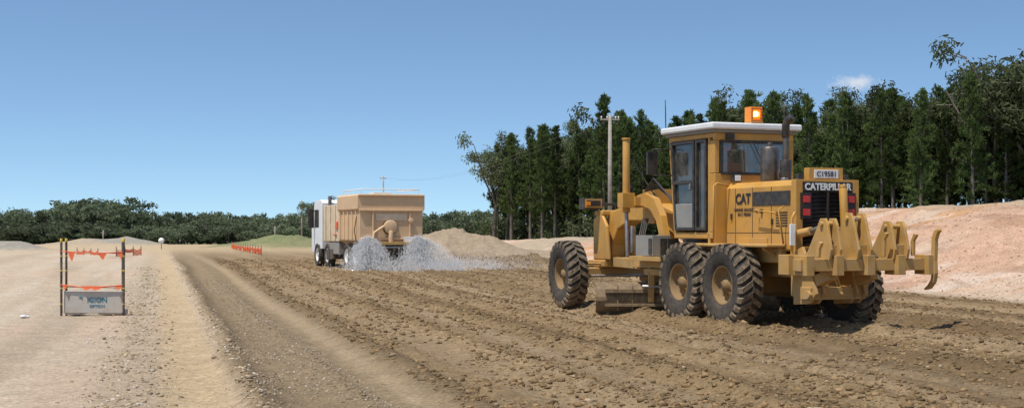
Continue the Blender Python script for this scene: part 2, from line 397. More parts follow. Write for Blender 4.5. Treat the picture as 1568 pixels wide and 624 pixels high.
def assemble(name,leaf,cyls,mats):
    V=[];F_=[];M=[];o=0
    for v,f in cyls: V.append(v);F_.append(f+o);M.append(np.zeros(len(f)));o+=len(v)
    nl=len(leaf)//4;V.append(leaf);F_.append(np.arange(nl*4).reshape(-1,4)+o);M.append(np.ones(nl))
    return mesh_np(name,np.concatenate(V),np.concatenate(F_),mats,link=False,fmat=np.concatenate(M))
def pine(seed):
    rs=np.random.RandomState(seed);H=17.;cy=[];P=[];D=[]
    lean=rs.randn(2)*.25
    tr=lambda f:np.array([lean[0]*f*f,lean[1]*f*f,H*f])
    for i in range(7): cy.append(cyl_np(tr(i/7),tr((i+1)/7),.25*(1-i/7)+.03,.25*(1-(i+1)/7)+.03))
    nb=88;rmax=2.1+rs.rand()*.9;cb=.24+.12*rs.rand()
    for i in range(nb):
        f=cb+(1-cb)*(i+rs.rand())/nb
        env=min(1,(f-cb+.12)/.25)*(1-f)**.70*1.25
        L=rmax*env*(.40+.95*rs.rand())+.22
        az=rs.rand()*6.283;el=.15+.5*f+rs.randn()*.12
        d=np.array([math.cos(az)*math.cos(el),math.sin(az)*math.cos(el),math.sin(el)])
        p0=tr(f-.02);cy.append(cyl_np(p0,p0+d*L*.85,.045,.015,4))
        nc=max(3,int(L*3.2))
        for k in range(nc):
            q=p0+d*L*(.3+.7*(k+rs.rand())/nc)+rs.randn(3)*.18*np.array([1,1,.6])
            for j in range(12):
                v=rs.randn(3)+d*.9+np.array([0,0,.8]);v/=np.linalg.norm(v);P.append(q+rs.randn(3)*.06);D.append(v)
    P=np.array(P);D=np.array(D);n=len(P)
    return assemble('pine',quads(P,D,.30+.25*rs.rand(n),.08+.06*rs.rand(n),rs),cy,[BARK,PINEL])
def euc(seed,leafm,nl=95,H=16.,low=False):
    rs=np.random.RandomState(seed);cy=[];P=[];D=[]
    h0=H*((.10 if low else .28)+.12*rs.rand());base=np.array([rs.randn()*.3,rs.randn()*.3,h0]);cy.append(cyl_np((0,0,0),base,.30,.22,8))
    clumps=[]
    for i in range(7+rs.randint(3)):
        az=i*2.4+rs.rand();el=(.35 if low else .7)+rs.rand()*.75;L=H*(.26+.22*rs.rand())
        d=np.array([math.cos(az)*math.cos(el),math.sin(az)*math.cos(el),math.sin(el)]);p1=base+d*L*.5+rs.randn(3)*.2
        d2=d+rs.randn(3)*.25;d2/=np.linalg.norm(d2);p2=p1+d2*L*.6
        cy.append(cyl_np(base,p1,.14,.10,5));cy.append(cyl_np(p1,p2,.10,.05,5))
        for j in range(8):
            s=p1+(p2-p1)*(-.1+1.2*rs.rand());v=rs.randn(3);v[2]=abs(v[2])*.6;v/=np.linalg.norm(v);e=s+v*(1.0+1.4*rs.rand())
            cy.append(cyl_np(s,e,.04,.015,4));clumps.append(e)
    top=max(c_[2] for c_ in clumps)
    for e in clumps:
        r=.7+.5*rs.rand()
        for _ in range(nl):
            v=rs.randn(3);v/=np.linalg.norm(v);v*=rs.rand()**.45*r*np.array([1.1,1.1,.8])
            P.append(e+v);w=rs.randn(3)+np.array([0,0,-.4]);D.append(w/np.linalg.norm(w))
    P=np.array(P);D=np.array(D);n=len(P)
    q=quads(P,D,.24+.2*rs.rand(n),.09+.06*rs.rand(n),rs)
    if low:q=quads(P,D,.35+.3*rs.rand(n),.2+.12*rs.rand(n),rs)
    sc=H/(top+.6);q=q*sc
    cy=[(v*sc,f) for v,f in cy]
    return assemble('eucalyptus',q,cy,[BARKE,leafm])
def bush(seed,m_):
    rs=np.random.RandomState(seed);P=[];D=[];cy=[]
    for i in range(14):
        e=np.array([rs.randn()*.9,rs.randn()*.9,.3+rs.rand()*1.1]);cy.append(cyl_np((e[0]*.2,e[1]*.2,0),e,.04,.02,4))
        for _ in range(60):
            v=rs.randn(3)*.4;P.append(e+v);w=rs.randn(3)+np.array([0,0,.5]);D.append(w/np.linalg.norm(w))
    P=np.array(P);D=np.array(D);n=len(P);P[:,2]=np.abs(P[:,2])
    return assemble('shrub',quads(P,D,.2+.2*rs.rand(n),.1+.05*rs.rand(n),rs),cy,[BARK,m_])
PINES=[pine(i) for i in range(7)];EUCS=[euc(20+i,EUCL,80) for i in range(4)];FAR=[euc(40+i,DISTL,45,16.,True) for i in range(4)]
BUSH=[bush(60+i,EUCL) for i in range(2)]
def inst(name,me,x,y,H,H0,parent=None,wid=1,rs=random,z=None):
    o=bpy.data.objects.new(name,me);col.objects.link(o);s=H/H0
    o.location=(x,y,(zat(x,y) if z is None else z)-.15);o.scale=(s*wid,s*wid,s);o.rotation_euler=(0,0,rs.random()*6.28)
    if parent:o.parent=parent
    return o
def at(px,Yd): return (px-784)/2200*Yd
forest=empty('pine_forest')
tx=[700,722,745,770,800,835,865,895,925,955,985,1020,1060,1100,1140,1185,1230,1300,1370,1450,1500,1568,1700,1900]
ty=[330,232,212,205,198,190,192,188,150,172,168,186,170,154,138,142,140,138,136,126,112,84,80,70]
rr=random.Random(5)
def linept(f,back):
    x=-6+f*66;y=184-f*78
    return x+back*.45,y+back*.9
for row in range(6):
    n=46
    for i in range(n):
        f=(i+rr.random()*.8)/n*1.25
        x,y=linept(f,row*4.2+rr.random()*3)
        px=784+2200*x/y
        if px<752: continue
        H=(356-np.interp(px,tx,ty))/2200*y+1.6-zat(x,y)
        H*=(.70+.32*rr.random()) if row<3 else (.80+.24*rr.random())
        if row>1 and rr.random()<.12: inst('eucalyptus',EUCS[rr.randrange(4)],x,y,H*.95,16,forest,.85,rr)
        else: inst('pine',PINES[rr.randrange(7)],x,y,H,17,forest,.80+.35*rr.random(),rr)
for i in range(120):
    f=rr.random()*1.1;x,y=linept(f,-1+rr.random()*18)
    if 784+2200*x/y<755: continue
    inst('shrub',BUSH[i%2],x,y,1+rr.random()*1.9,1.4,forest,1.2,rr)
for px,Yd,top,w in [(925,158,143,.9),(985,160,166,.85),(948,156,168,.9),(812,170,193,.85),(783,172,205,.9),(1065,150,174,.85),(1105,140,155,.85),(850,168,192,.9),(1240,128,142,.9),(1410,122,132,.9),(830,165,198,.8),(1290,125,150,.8),(1490,118,108,.9),(1350,124,140,.8)]:
    x=at(px,Yd);inst('pine_tree',PINES[rr.randrange(7)],x,Yd,(356-top)/2200*Yd+1.6-zat(x,Yd),17,None,w*1.05,rr)
for px,Yd,top,w in [(755,178,206,.8),(775,180,198,.7),(866,178,182,.8),(1148,156,124,.7),(1190,156,134,.7),(1300,146,130,.85),(1345,145,132,.85),(1440,138,116,.9),(1530,130,82,.95),(1572,126,60,.9),(1605,124,60,1)]:
    x=at(px,Yd);inst('eucalyptus_tree',EUCS[rr.randrange(4)],x,Yd,(356-top)/2200*Yd+1.6-zat(x,Yd),16,None,w,rr)
x=at(484,190);inst('eucalyptus_tree',EUCS[1],x,190,(356-298)/2200*190+1.6-zat(x,190),16,None,1.2,rr)
dist=empty('distant_tree_line')
dx=[-300,0,30,60,90,115,130,150,180,230,300,340,380,440,480,560,655,690,720,760]
dy=[320,322,326,322,310,302,299,304,315,323,326,325,323,328,327,326,323,320,322,322]
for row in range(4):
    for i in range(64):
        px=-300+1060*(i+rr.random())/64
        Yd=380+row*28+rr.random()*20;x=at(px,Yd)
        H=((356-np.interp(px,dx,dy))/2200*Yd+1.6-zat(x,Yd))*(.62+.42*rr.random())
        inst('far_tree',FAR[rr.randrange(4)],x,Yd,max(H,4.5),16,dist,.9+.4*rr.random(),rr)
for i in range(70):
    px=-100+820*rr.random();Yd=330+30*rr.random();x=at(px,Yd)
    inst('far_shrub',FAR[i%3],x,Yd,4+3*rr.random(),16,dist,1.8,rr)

# ------------------------------------------------------------ tyres
def make_wheel(R,w,nl=22,rimr=.34,lugs=True,rimmat=None,s=1):
    p=Part('wheel',None,0);h=w/2
    p.mat(RUB).lathe([(rimr,-h*.8),(rimr+.05,-h*.98),(R*.78,-h*1.03),(R*.90,-h*.97),(R*.935,-h*.8),(R*.94,0),(R*.935,h*.8),(R*.90,h*.97),(R*.78,h*1.03),(rimr+.05,h*.98),(rimr,h*.8)],n=48)
    p.mat(TREAD)
    if lugs:
        for side in (-1,1):
            for k in range(nl):
                ph=2*math.pi*(k+(.5 if side>0 else 0))/nl
                def P_(c_,a,r): 
                    an=ph+c_/R+abs(a)*.9; return (r*math.cos(an),side*abs(a),r*math.sin(an))
                cw=2*math.pi*R/nl*.29
                segs=[(.0,R*.92,R*1.0),(h*.5,R*.92,R*1.0),(h*.93,R*.90,R*.985),(h*1.06,R*.80,R*.90)]
                for q in range(3):
                    a0,i0,o0=segs[q];a1,i1,o1=segs[q+1]
                    p.hexa([P_(-cw,a0,i0),P_(cw,a0,i0),P_(cw,a1,i1),P_(-cw,a1,i1),P_(-cw*.85,a0,o0),P_(cw*.85,a0,o0),P_(cw*.85,a1,o1),P_(-cw*.85,a1,o1)])
    p.mat(rimmat or RIMM)
    for sd in (-1,1):
        p.lathe([(rimr+.012,sd*h*.8),(rimr-.01,sd*h*.86),(rimr-.03,sd*h*.75),(rimr-.05,sd*h*.3),(rimr*.62,sd*h*.15),(rimr*.55,sd*h*.35),(rimr*.3,sd*h*.42),(rimr*.28,sd*h*.62),(0.001,sd*h*.64)],n=32)
        for k in range(10):
            t=k*math.pi/5;p.lathe([(.018,sd*h*.2),(.018,sd*h*.45),(.001,sd*h*.45)],c=(rimr*.5*math.cos(t),0,rimr*.5*math.sin(t)),n=6,smooth=False)
    o=p.done();me=o.data;bpy.data.objects.remove(o);return me
GW=make_wheel(.725,.43,24);TW=make_wheel(.50,.28,30,.27,False,WHITE)
def wheel(me,parent,loc,name,ry=0,rx=0):
    o=bpy.data.objects.new(name,me);col.objects.link(o);o.parent=parent;o.location=loc;o.rotation_euler=(rx,ry,0);return o

# ------------------------------------------------------------ motor grader
TH=math.radians(22.7)
G=empty('motor_grader',(4.80,25.37,-.01),math.pi/2+TH)
wheel(GW,G,(0,1.08,.70),'rear_wheel',1);wheel(GW,G,(1.53,1.08,.71),'rear_wheel',3)
wheel(GW,G,(-.12,-1.32,.60),'rear_wheel',2);wheel(GW,G,(1.38,-1.32,.75),'rear_wheel',4)
for sd,t in ((1,1.08),(-1,-1.22)): wheel(GW,G,(6.7,t,.72),'front_wheel',random.random()*6,math.radians(4))
p=Part('tandem_cases',G,.03).mat(YELD)
for sd in (1,-1):
    p.plate([(-.32,.5),(-.32,.85),(-.05,1.0),(1.57,1.0),(1.84,.85),(1.84,.5),(1.6,.42),(-.1,.42)],sd*.62,sd*.80)
p.beam((.76,-.9,.7),(.76,.7,.7),.35,.35);p.done()
p=Part('rear_frame',G,.02).mat(YELD)
p.box(-1.25,2.9,-.42,.42,.85,1.28).box(-1.55,-1.2,-.66,.66,.55,1.22)
p.box(-1.0,1.75,.52,1.0,1.36,1.42).box(-1.0,1.75,-1.0,-.52,1.36,1.42)
p.box(-.95,.85,.56,.70,1.10,1.36).box(-.95,.85,-.70,-.56,1.10,1.36)
for l in (-.8,.2,1.2): p.beam((l,.5,1.1),(l,.95,1.36),.05,.06)
p.done()
p=Part('engine_hood',G,.035).mat(YEL)
p.platex([(-.62,1.3),(.62,1.3),(.62,2.40),(.54,2.50),(-.54,2.50),(-.62,2.40)],-1.18,.93)
p.done()
p=Part('hood_details',G,.006)
p.mat(BLK).box(-1.14,.02,.615,.632,2.08,2.32).box(-1.14,.02,-.632,-.615,2.08,2.32)
p.mat(SEAM)
for l in (.04,.60,-.56): p.box(l-.010,l+.010,.60,.6245,1.34,2.40)
p.box(-1.15,.9,.60,.6235,1.60,1.615)
for k in range(6): p.mat(GRILLE).box(-1.05,-.70,.60,.628,1.72+k*.045,1.74+k*.045)
p.mat(BLK).box(-.30,-.24,.62,.66,1.95,2.02).box(-.62,-.58,.62,.65,1.75,1.85).box(.70,.74,.62,.65,1.85,1.95)
p.mat(YEL).box(-.45,.5,.615,.64,1.36,1.52)
p.box(-1.32,-1.18,.50,.63,1.28,2.50).box(-1.32,-1.18,-.63,-.50,1.28,2.50).box(-1.318,-1.18,-.5,.5,2.46,2.50)
p.box(-1.32,-1.18,-.5,.5,1.28,1.38)
p.mat(GRILLE).box(-1.325,-1.18,-.499,.499,2.30,2.459).box(-1.22,-1.18,-.5,.5,1.38,2.30)
for k in range(13): p.hexa([(-1.29,-.49,1.41+k*.068),(-1.23,-.49,1.44+k*.068),(-1.23,.49,1.44+k*.068),(-1.29,.49,1.41+k*.068),(-1.29,-.49,1.42+k*.068),(-1.23,-.49,1.45+k*.068),(-1.23,.49,1.45+k*.068),(-1.29,.49,1.42+k*.068)])
p.box(-1.33,-1.28,-.02,.02,1.38,2.3)
p.mat(GRILLE).box(-1.345,-1.30,.34,.55,1.84,2.28).box(-1.345,-1.30,-.55,-.34,1.84,2.28)
p.mat(RED)
for sd in (1,-1):
    for z in (2.17,1.95): p.box(-1.37,-1.34,sd*.38,sd*.51,z-.055,z+.055)
p.mat(YEL).box(-1.27,-1.12,-.34,.34,2.50,2.70)
p.mat(WHITE).box(-1.285,-1.268,-.24,.24,2.525,2.665)
p.mat(BLK).box(-1.2,-1.1,.40,.50,2.5,2.60).box(-1.2,-1.1,-.5,-.40,2.5,2.60)
p.done()
text('plate_lettering',G,'C19581',.125,(-1.289,0,2.592),(0,-1,0),(0,0,1),TEXTB,.001,bold=.002)
text('maker_lettering_rear',G,'CATERPILLAR',.155,(-1.330,0,2.375),(0,-1,0),(0,0,1),TEXTW,.002,bold=.005,sx=.98)
text('maker_lettering_side',G,'CAT',.25,(.34,.6285,2.20),(-1,0,0),(0,0,1),TEXTB,.002,bold=.008)
text('owner_lettering',G,'WINNIE GRADERS\n0412 780060',.082,(.30,.6275,1.97),(-1,0,0),(0,0,1),TEXTB,.001,bold=.001)
p=Part('exhaust_stack',G,.006).mat(CHROME)
p.lathe([(.001,0),(.15,.0),(.165,.03),(.165,.60),(.15,.64),(.06,.66)],c=(.42,.02,2.50),n=24,axis='z')
p.tube([(.42,.02,3.12),(.42,.02,3.22)],.055)
p.mat(BLK).tube([(.12,-.12,2.5),(.12,-.12,2.9)],.10,14)
p.mat(CHROME).tube([(.12,-.12,2.88),(.12,-.12,3.38)],.055,12)
p.mat(BLK).tube([(.12,-.12,3.30),(.12,-.12,3.52),(.08,-.14,3.60),(.0,-.18,3.66)],[.07,.07,.072,.075],12)
p.mat(STEEL).tube([(-.4,.25,2.5),(-.4,.25,2.56)],.07)
p.done()
p=Part('rear_lamps',G,.006).mat(BLK).box(.72,.84,.42,.58,2.52,2.66).box(.72,.84,-.58,-.42,2.52,2.66)
p.mat(WHITE).box(.708,.721,.44,.56,2.54,2.64).done()
# cab
p=Part('cab_frame',G,.015).mat(YEL)
w=.84
p.box(.95,1.02,-w,w,1.30,2.68)
p.box(.95,1.03,-w,w,3.28,3.42)
for sd in (1,-1):
    p.box(.95,1.13,sd*w,sd*(w-.10),2.68,3.28)
    p.beam((2.62,sd*(w-.05),3.42),(2.42,sd*(w-.05),1.62),.09,.10)
    p.box(1.02,2.62,sd*(w),sd*(w-.09),3.33,3.42)
p.box(1.13,1.20,w,w-.08,1.3,3.33).box(1.13,1.20,-w,-(w-.08),1.3,3.33)
p.box(1.02,2.45,-w,w,1.50,1.62).box(2.55,2.64,-w+.1,w-.1,3.33,3.42)
p.box(2.32,2.42,-w+.1,w-.1,1.62,2.0)
p.box(1.02,1.13,w,w-.04,1.62,2.68)
p.box(1.02,1.6,-w,-w+.06,1.62,2.3)
p.mat(BLK).box(1.6,2.9,-.4,.4,1.28,1.5)
p.done()
p=Part('cab_door',G,.01).mat(BLK)
for x0,x1,b0,b1 in ((1.22,1.62,1.22,1.62),(1.66,2.56,1.66,2.38)):
    zt,zb=3.31,1.66
    p.beam((x0+.03,w+.005,zt),(b0+.03,w+.005,zb),.05,.06,(1,0,0));p.beam((x1-.03,w+.005,zt),(b1-.03,w+.005,zb),.05,.06,(1,0,0))
    p.beam((x0,w+.006,zt-.02),(x1,w+.006,zt-.02),.05,.06);p.beam((b0,w+.006,zb+.02),(b1,w+.006,zb+.02),.05,.06)
p.beam((1.66,w+.007,2.55),(2.48,w+.007,2.55),.05,.07)
p.mat(STEEL).box(1.72,1.78,w+.03,w+.07,2.40,2.52)
p.mat(GREY).hexa([(1.70,w-.01,1.70),(2.36,w-.01,1.70),(2.36,w+.01,1.70),(1.70,w+.01,1.70),(1.70,w-.01,2.15),(2.42,w-.01,2.15),(2.42,w+.01,2.15),(1.70,w+.01,2.15)])
p.done()
p=Part('cab_glazing',G,0).mat(GLASS)
p.box(.985,.992,-w+.10,w-.10,2.68,3.28)
p.hexa([(1.25,w-.03,1.7),(2.36,w-.03,1.7),(2.36,w-.024,1.7),(1.25,w-.024,1.7),(1.25,w-.03,3.3),(2.54,w-.03,3.3),(2.54,w-.024,3.3),(1.25,w-.024,3.3)])
p.hexa([(1.25,-w+.024,2.3),(2.42,-w+.024,2.3),(2.42,-w+.03,2.3),(1.25,-w+.03,2.3),(1.25,-w+.024,3.3),(2.54,-w+.024,3.3),(2.54,-w+.03,3.3),(1.25,-w+.03,3.3)])
p.hexa([(2.42,-w+.1,2.0),(2.426,-w+.1,2.0),(2.426,w-.1,2.0),(2.42,w-.1,2.0),(2.57,-w+.1,3.33),(2.576,-w+.1,3.33),(2.576,w-.1,3.33),(2.57,w-.1,3.33)])
p.done()
p=Part('window_seal',G,.005).mat(BLK)
p.box(.935,.95,-w+.12,w-.12,3.24,3.29).box(.935,.95,-w+.12,w-.12,2.66,2.71).box(.935,.95,w-.17,w-.12,2.71,3.24).box(.935,.95,-w+.12,-w+.17,2.71,3.24)
p.tube([(.93,.05,3.26),(.925,-.18,2.85)],.008,6)
p.box(.90,.95,.45,.62,3.30,3.40)
p.done()
p=Part('cab_roof',G,.03).mat(WHITE)
p.box(.84,2.78,-.96,.96,3.48,3.60)
p.mat(GREY).box(.90,2.72,-.90,.90,3.42,3.48)
p.done()
p=Part('beacon',G,.008).mat(YELD).box(.86,1.10,-.13,.13,3.60,3.63)
p.mat(AMBER).box(.98,1.10,-.12,.12,3.63,3.90).box(.88,.98,-.12,-.07,3.63,3.90).box(.88,.98,.07,.12,3.63,3.90).box(.88,.98,-.07,.07,3.84,3.90).box(.88,.98,-.07,.07,3.63,3.68)
for k in range(5): p.box(.872,.88,-.12,.12,3.65+k*.055,3.662+k*.055)
p.mat(LIT).ball((.92,0,3.77),.055)
p.done()
p=Part('antenna_and_mirrors',G,0).mat(BLK)
p.tube([(2.7,.88,3.6),(2.72,.88,4.15)],.012,6).tube([(1.2,-.8,3.6),(1.2,-.8,4.0)],.008,6)
p.tube([(2.55,.85,3.2),(2.75,1.15,3.2),(2.75,1.15,2.7),(2.5,.85,2.7)],.014,6)
p.box(2.72,2.78,1.04,1.26,2.72,3.15)
p.tube([(2.55,-.85,3.2),(2.75,-1.15,3.2)],.014,6).box(2.72,2.78,-1.26,-1.04,2.72,3.15)
p.done()
p=Part('handrails_and_steps',G,0).mat(YEL)
p.tube([(.80,.95,1.42),(.80,.95,2.45),(.80,.88,2.5),(.80,.64,2.45)],.018,8)
p.tube([(-.85,.66,1.9),(-.85,.75,1.95),(-.2,.75,2.0),(-.2,.66,1.95)],.014,8)
p.tube([(-1.05,.70,1.42),(-1.05,.80,2.0),(-1.05,.70,2.05)],.016,8)
p.mat(BLK)
for z in (.55,.85,1.15): p.box(2.45,2.75,.72,1.0,z,z+.03)
p.box(2.45,2.47,.74,.98,.5,1.5).box(2.73,2.75,.74,.98,.5,1.5)
p.done()
# cab interior and operator
p=Part('operator_seat',G,.03).mat(BLK).box(1.35,1.85,-.08,.44,2.08,2.22).box(1.28,1.38,-.07,.43,2.18,2.66).box(1.5,1.75,.06,.30,1.62,2.08)
p.mat(GREY).box(2.10,2.30,0,.36,1.62,2.40);p.mat(BLK).lathe([(.19,-.012),(.205,0),(.19,.012)],c=(2.08,.18,2.55),n=24,axis='z');p.done()
def skin_body(name,parent,joints,edges,radii,m,root=0,sub=2):
    me=bpy.data.meshes.new(name);me.from_pydata(joints,edges,[]);o=bpy.data.objects.new(name,me);col.objects.link(o);o.parent=parent
    me.materials.append(m)
    md=o.modifiers.new('s','SKIN');
    for i,r in enumerate(radii):
        sv=me.skin_vertices[0].data[i];sv.radius=r if isinstance(r,tuple) else (r,r);sv.use_root=(i==root)
    md.use_smooth_shade=True
    s=o.modifiers.new('u','SUBSURF');s.levels=sub;s.render_levels=sub
    return o
T0=.18;Q=.13
J=[(1.55,T0,2.16+Q),(1.53,T0,2.42+Q),(1.56,T0,2.70+Q),(1.58,T0,2.82+Q),(1.58,T0+.19,2.70+Q),(1.72,T0+.27,2.46+Q),(1.95,T0+.15,2.46+Q),(1.58,T0-.19,2.70+Q),(1.72,T0-.30,2.46+Q),(1.95,T0-.18,2.46+Q)]
skin_body('operator_shirt',G,J,[(0,1),(1,2),(2,3),(2,4),(4,5),(5,6),(2,7),(7,8),(8,9)],[(.16,.12),(.16,.12),(.16,.12),.055,.08,.055,.04,.08,.055,.04],HIVIS)
J=[(1.55,T0,2.14+Q),(1.6,T0+.10,2.16+Q),(2.02,T0+.10,2.18+Q),(2.12,T0+.10,1.76),(2.22,T0+.10,1.66),(1.6,T0-.10,2.16+Q),(2.02,T0-.13,2.18+Q),(2.12,T0-.13,1.76),(2.22,T0-.13,1.66)]
skin_body('operator_trousers',G,J,[(0,1),(1,2),(2,3),(3,4),(0,5),(5,6),(6,7),(7,8)],[.14,.10,.075,.05,.05,.10,.075,.05,.05],NAVY)
p=Part('operator_head',G,0).mat(SKIN).ball((1.60,T0,2.97+Q),.095,16,1.25).tube([(1.58,T0,2.78+Q),(1.59,T0,2.90+Q)],.055)
p.ball((1.70,T0,2.96+Q),.02,8).ball((1.60,T0+.095,2.96+Q),.022,8).ball((1.60,T0-.095,2.96+Q),.022,8)
p.mat(HIVIS).lathe([(.13,-.01),(.118,.0),(.112,.05),(.08,.10),(.001,.115)],c=(1.60,T0,3.0+Q),n=20,axis='z')
p.mat(SKIN)
for hy in (T0+.13,T0-.18):
    for k in range(4): p.tube([(1.98,hy,2.45+Q),(2.05,hy-.03+k*.02,2.47+Q),(2.10,hy-.03+k*.02,2.44+Q)],.010,6)
    p.ball((1.99,hy,2.46+Q),.035,8)
p.done()
# front frame / gooseneck
p=Part('gooseneck_frame',G,.03).mat(YEL)
p.plate([(2.5,1.25),(2.5,1.85),(3.5,2.0),(4.4,2.22),(5.6,2.22),(6.45,2.08),(6.95,1.75),(7.05,1.3),(7.05,.92),(6.45,.92),(6.40,1.35),(6.15,1.68),(5.6,1.86),(4.4,1.84),(3.5,1.52),(2.9,1.25)],-.17,.17)
p.box(6.35,7.15,-.40,.40,.86,1.02)
p.plate([(6.2,1.02),(6.3,1.75),(6.6,2.08),(6.95,1.9),(6.95,1.02)],.28,.36).plate([(6.2,1.02),(6.3,1.75),(6.6,2.08),(6.95,1.9),(6.95,1.02)],-.36,-.28)
p.box(6.5,6.9,-.36,.36,1.98,2.1)
p.done()
p=Part('front_axle',G,.02).mat(YELD)
p.beam((6.7,-1.1,.75),(6.7,.95,.75),.22,.20).beam((6.7,0,.85),(6.7,0,1.0),.4,.4)
for sd in (1,-1):
    p.beam((6.7,sd*.80,.55),(6.7,sd*.80,1.02),.22,.16);p.tube([(6.5,sd*.75,.95),(6.5,-sd*.1,.92)],.025,8)
p.mat(STEEL).tube([(6.45,-.7,.68),(6.45,.7,.68)],.03,8)
p.done()
p=Part('front_lamps',G,.01).mat(BLK)
for sd in (1,-1):
    p.box(6.6,6.85,sd*.30,sd*.75,2.12,2.36)
    p.mat(YEL).box(6.58,6.60,sd*.32,sd*.73,2.15,2.34).mat(BLK)
    p.box(6.57,6.581,sd*.36,sd*.69,2.19,2.31)
p.box(6.7,6.75,-.3,.3,2.2,2.26)
p.mat(AMBER).box(6.565,6.585,.60,.70,2.2,2.28)
p.done()
p=Part('blade_lift',G,.012).mat(YEL)
p.box(4.45,4.75,-.62,.62,2.16,2.34)
for sd in (1,-1):
    p.mat(YEL).tube([(4.62,sd*.74,2.02),(4.62,sd*.74,3.50)],.075,14).tube([(4.62,sd*.74,3.5),(4.62,sd*.74,3.54)],.09,14)
    p.box(4.50,4.74,sd*.60,sd*.88,2.12,2.42)
    p.mat(STEEL).tube([(4.62,sd*.74,2.1),(4.45,sd*.80,1.12)],.04,12)
    p.mat(HOSE).tube([(4.62,sd*.68,3.2),(4.55,sd*.5,2.9),(4.4,sd*.3,2.5),(4.2,sd*.15,2.2)],.016,6)
    p.mat(YEL).plate([(4.75,2.35),(4.3,2.42),(3.9,2.30),(3.6,1.95),(3.45,1.50),(3.62,1.45),(3.80,1.85),(4.05,2.08),(4.4,2.16),(4.75,2.12)],sd*.36,sd*.50)
p.mat(YEL).tube([(4.1,.45,2.1),(3.9,-.3,1.1)],.06,12)
p.box(4.35,4.85,-.24,.24,1.80,2.50)
p.mat(HOSE)
for k in range(5): p.tube([(3.0,.2+.04*k,1.95),(3.4,.3+.05*k,2.25+.04*k),(3.9,.38+.03*k,2.5+.05*k),(4.4,.42,2.45)],.017,6)
for k in range(3): p.tube([(4.7,.5+.05*k,2.4),(4.9,.55+.05*k,2.75+.05*k),(4.75,.65,2.9)],.015,6)
for k in range(4): p.tube([(4.5,.3+.04*k,1.9),(4.3,.5+.04*k,1.5),(4.0,.5+.05*k,1.3),(3.8,.3+.04*k,1.2)],.016,6)
p.mat(STEEL).tube([(5.2,.3,1.2),(5.2,.3,1.75)],.04,10)
p.done()
p=Part('drawbar_and_circle',G,.015).mat(YELD)
for sd in (1,-1): p.beam((6.5,sd*.08,.98),(4.1,sd*.62,.98),.16,.20)
p.box(3.0,4.3,-.75,.75,.92,1.06)
p.lathe([(.62,-.06),(.80,-.06),(.80,.06),(.62,.06),(.62,-.06)],c=(3.55,0,.84),n=40,axis='z',smooth=False)
p.box(3.2,3.75,-.3,.3,1.06,1.30)
p.mat(GREY).box(3.05,3.75,.58,.98,1.16,1.56);p.mat(BLK).box(3.06,3.2,.985,.995,1.2,1.5)
p.mat(YELD).box(2.7,4.0,.56,1.0,1.06,1.15)
p.done()
bl=Part('mouldboard',G,.006).mat(BLADE)
A=Vector((4.25,1.62,0));B_=Vector((2.75,-1.7,0));dd=(B_-A).normalized();nn=Vector((-dd.y,dd.x,0))
if nn.x<0: nn=-nn
arc=[(.10-.26*math.sin(math.pi*t)*1.0,-.03+.66*t) for t in [k/9 for k in range(10)]]
r1=[];r2=[]
for a,z in arc:
    r1.append((A+nn*a+Vector((0,0,z)),B_+nn*a+Vector((0,0,z))));r2.append((A+nn*(a-.03)+Vector((0,0,z)),B_+nn*(a-.03)+Vector((0,0,z))))
for i in range(9):
    bl.hexa([r1[i][0],r1[i][1],r2[i][1],r2[i][0],r1[i+1][0],r1[i+1][1],r2[i+1][1],r2[i+1][0]])
bl.mat(YELD)
for t in (.3,.7):
    c0=A.lerp(B_,t);bl.beam(c0-nn*.16+Vector((0,0,.25)),c0-nn*.30+Vector((0,0,.85)),.12,.12,(nn.x,nn.y,0))
bl.mat(BLADE)
for t in (.12,.2,.4,.5,.6):
    c0=A.lerp(B_,t);bl.beam(c0-nn*.17+Vector((0,0,.08)),c0-nn*.17+Vector((0,0,.56)),.03,.06,(nn.x,nn.y,0))
bl.beam(A.lerp(B_,.05)-nn*.20+Vector((0,0,.46)),A.lerp(B_,.9)-nn*.20+Vector((0,0,.46)),.08,.08)
bl.beam(A.lerp(B_,.05)-nn*.19+Vector((0,0,.18)),A.lerp(B_,.9)-nn*.19+Vector((0,0,.18)),.06,.06)
bl.mat(STEEL).tube([A.lerp(B_,.25)-nn*.27+Vector((0,0,.55)),A.lerp(B_,.8)-nn*.27+Vector((0,0,.55))],.035,10)
bl.done()
# ripper
p=Part('ripper',G,.018).mat(YELD)
p.box(-2.44,-2.22,-1.36,1.30,1.00,1.19)
for t in (1.18,.62,.02,-.58,-1.18):
    p.box(-2.54,-2.18,t-.075,t+.075,.93,1.25)
def tower(t,top,hw,lean):
    prof=[(-2.46,1.19),(-2.50,1.34),(-2.40+lean,top-.10),(-2.34+lean,top),(-2.20+lean,top),(-2.12+lean,top-.14),(-1.85,1.30),(-1.5,1.15),(-1.5,.97),(-2.2,.99)]
    for o in (-hw,hw): p.plate(prof,t+o-.022,t+o+.022)
    p.box(-2.40,-2.30,t-hw+.02,t+hw-.02,1.19,1.42)
    p.tube([(-2.26+lean,t-hw-.06,top-.09),(-2.26+lean,t+hw+.06,top-.09)],.04,12)
tower(.66,1.84,.09,0);tower(.10,1.93,.12,.06);tower(-.62,1.80,.13,.0)
for t,e in ((.66,1.75),(.10,1.84)):
    p.mat(YELD).tube([(-1.33,t,1.58),(-1.8,t,1.64)],.07,12).mat(STEEL).tube([(-1.8,t,1.64),(-2.25,t,e)],.035,10)
p.mat(YELD)
for t in (.60,-.20):
    p.beam((-1.5,t,.70),(-2.3,t,.95),.14,.18)
    for o in (-.08,.08): p.plate([(-1.35,.42),(-1.35,1.30),(-1.6,1.38),(-1.85,1.0),(-2.0,.62),(-1.8,.45)],t+o-.025,t+o+.025)
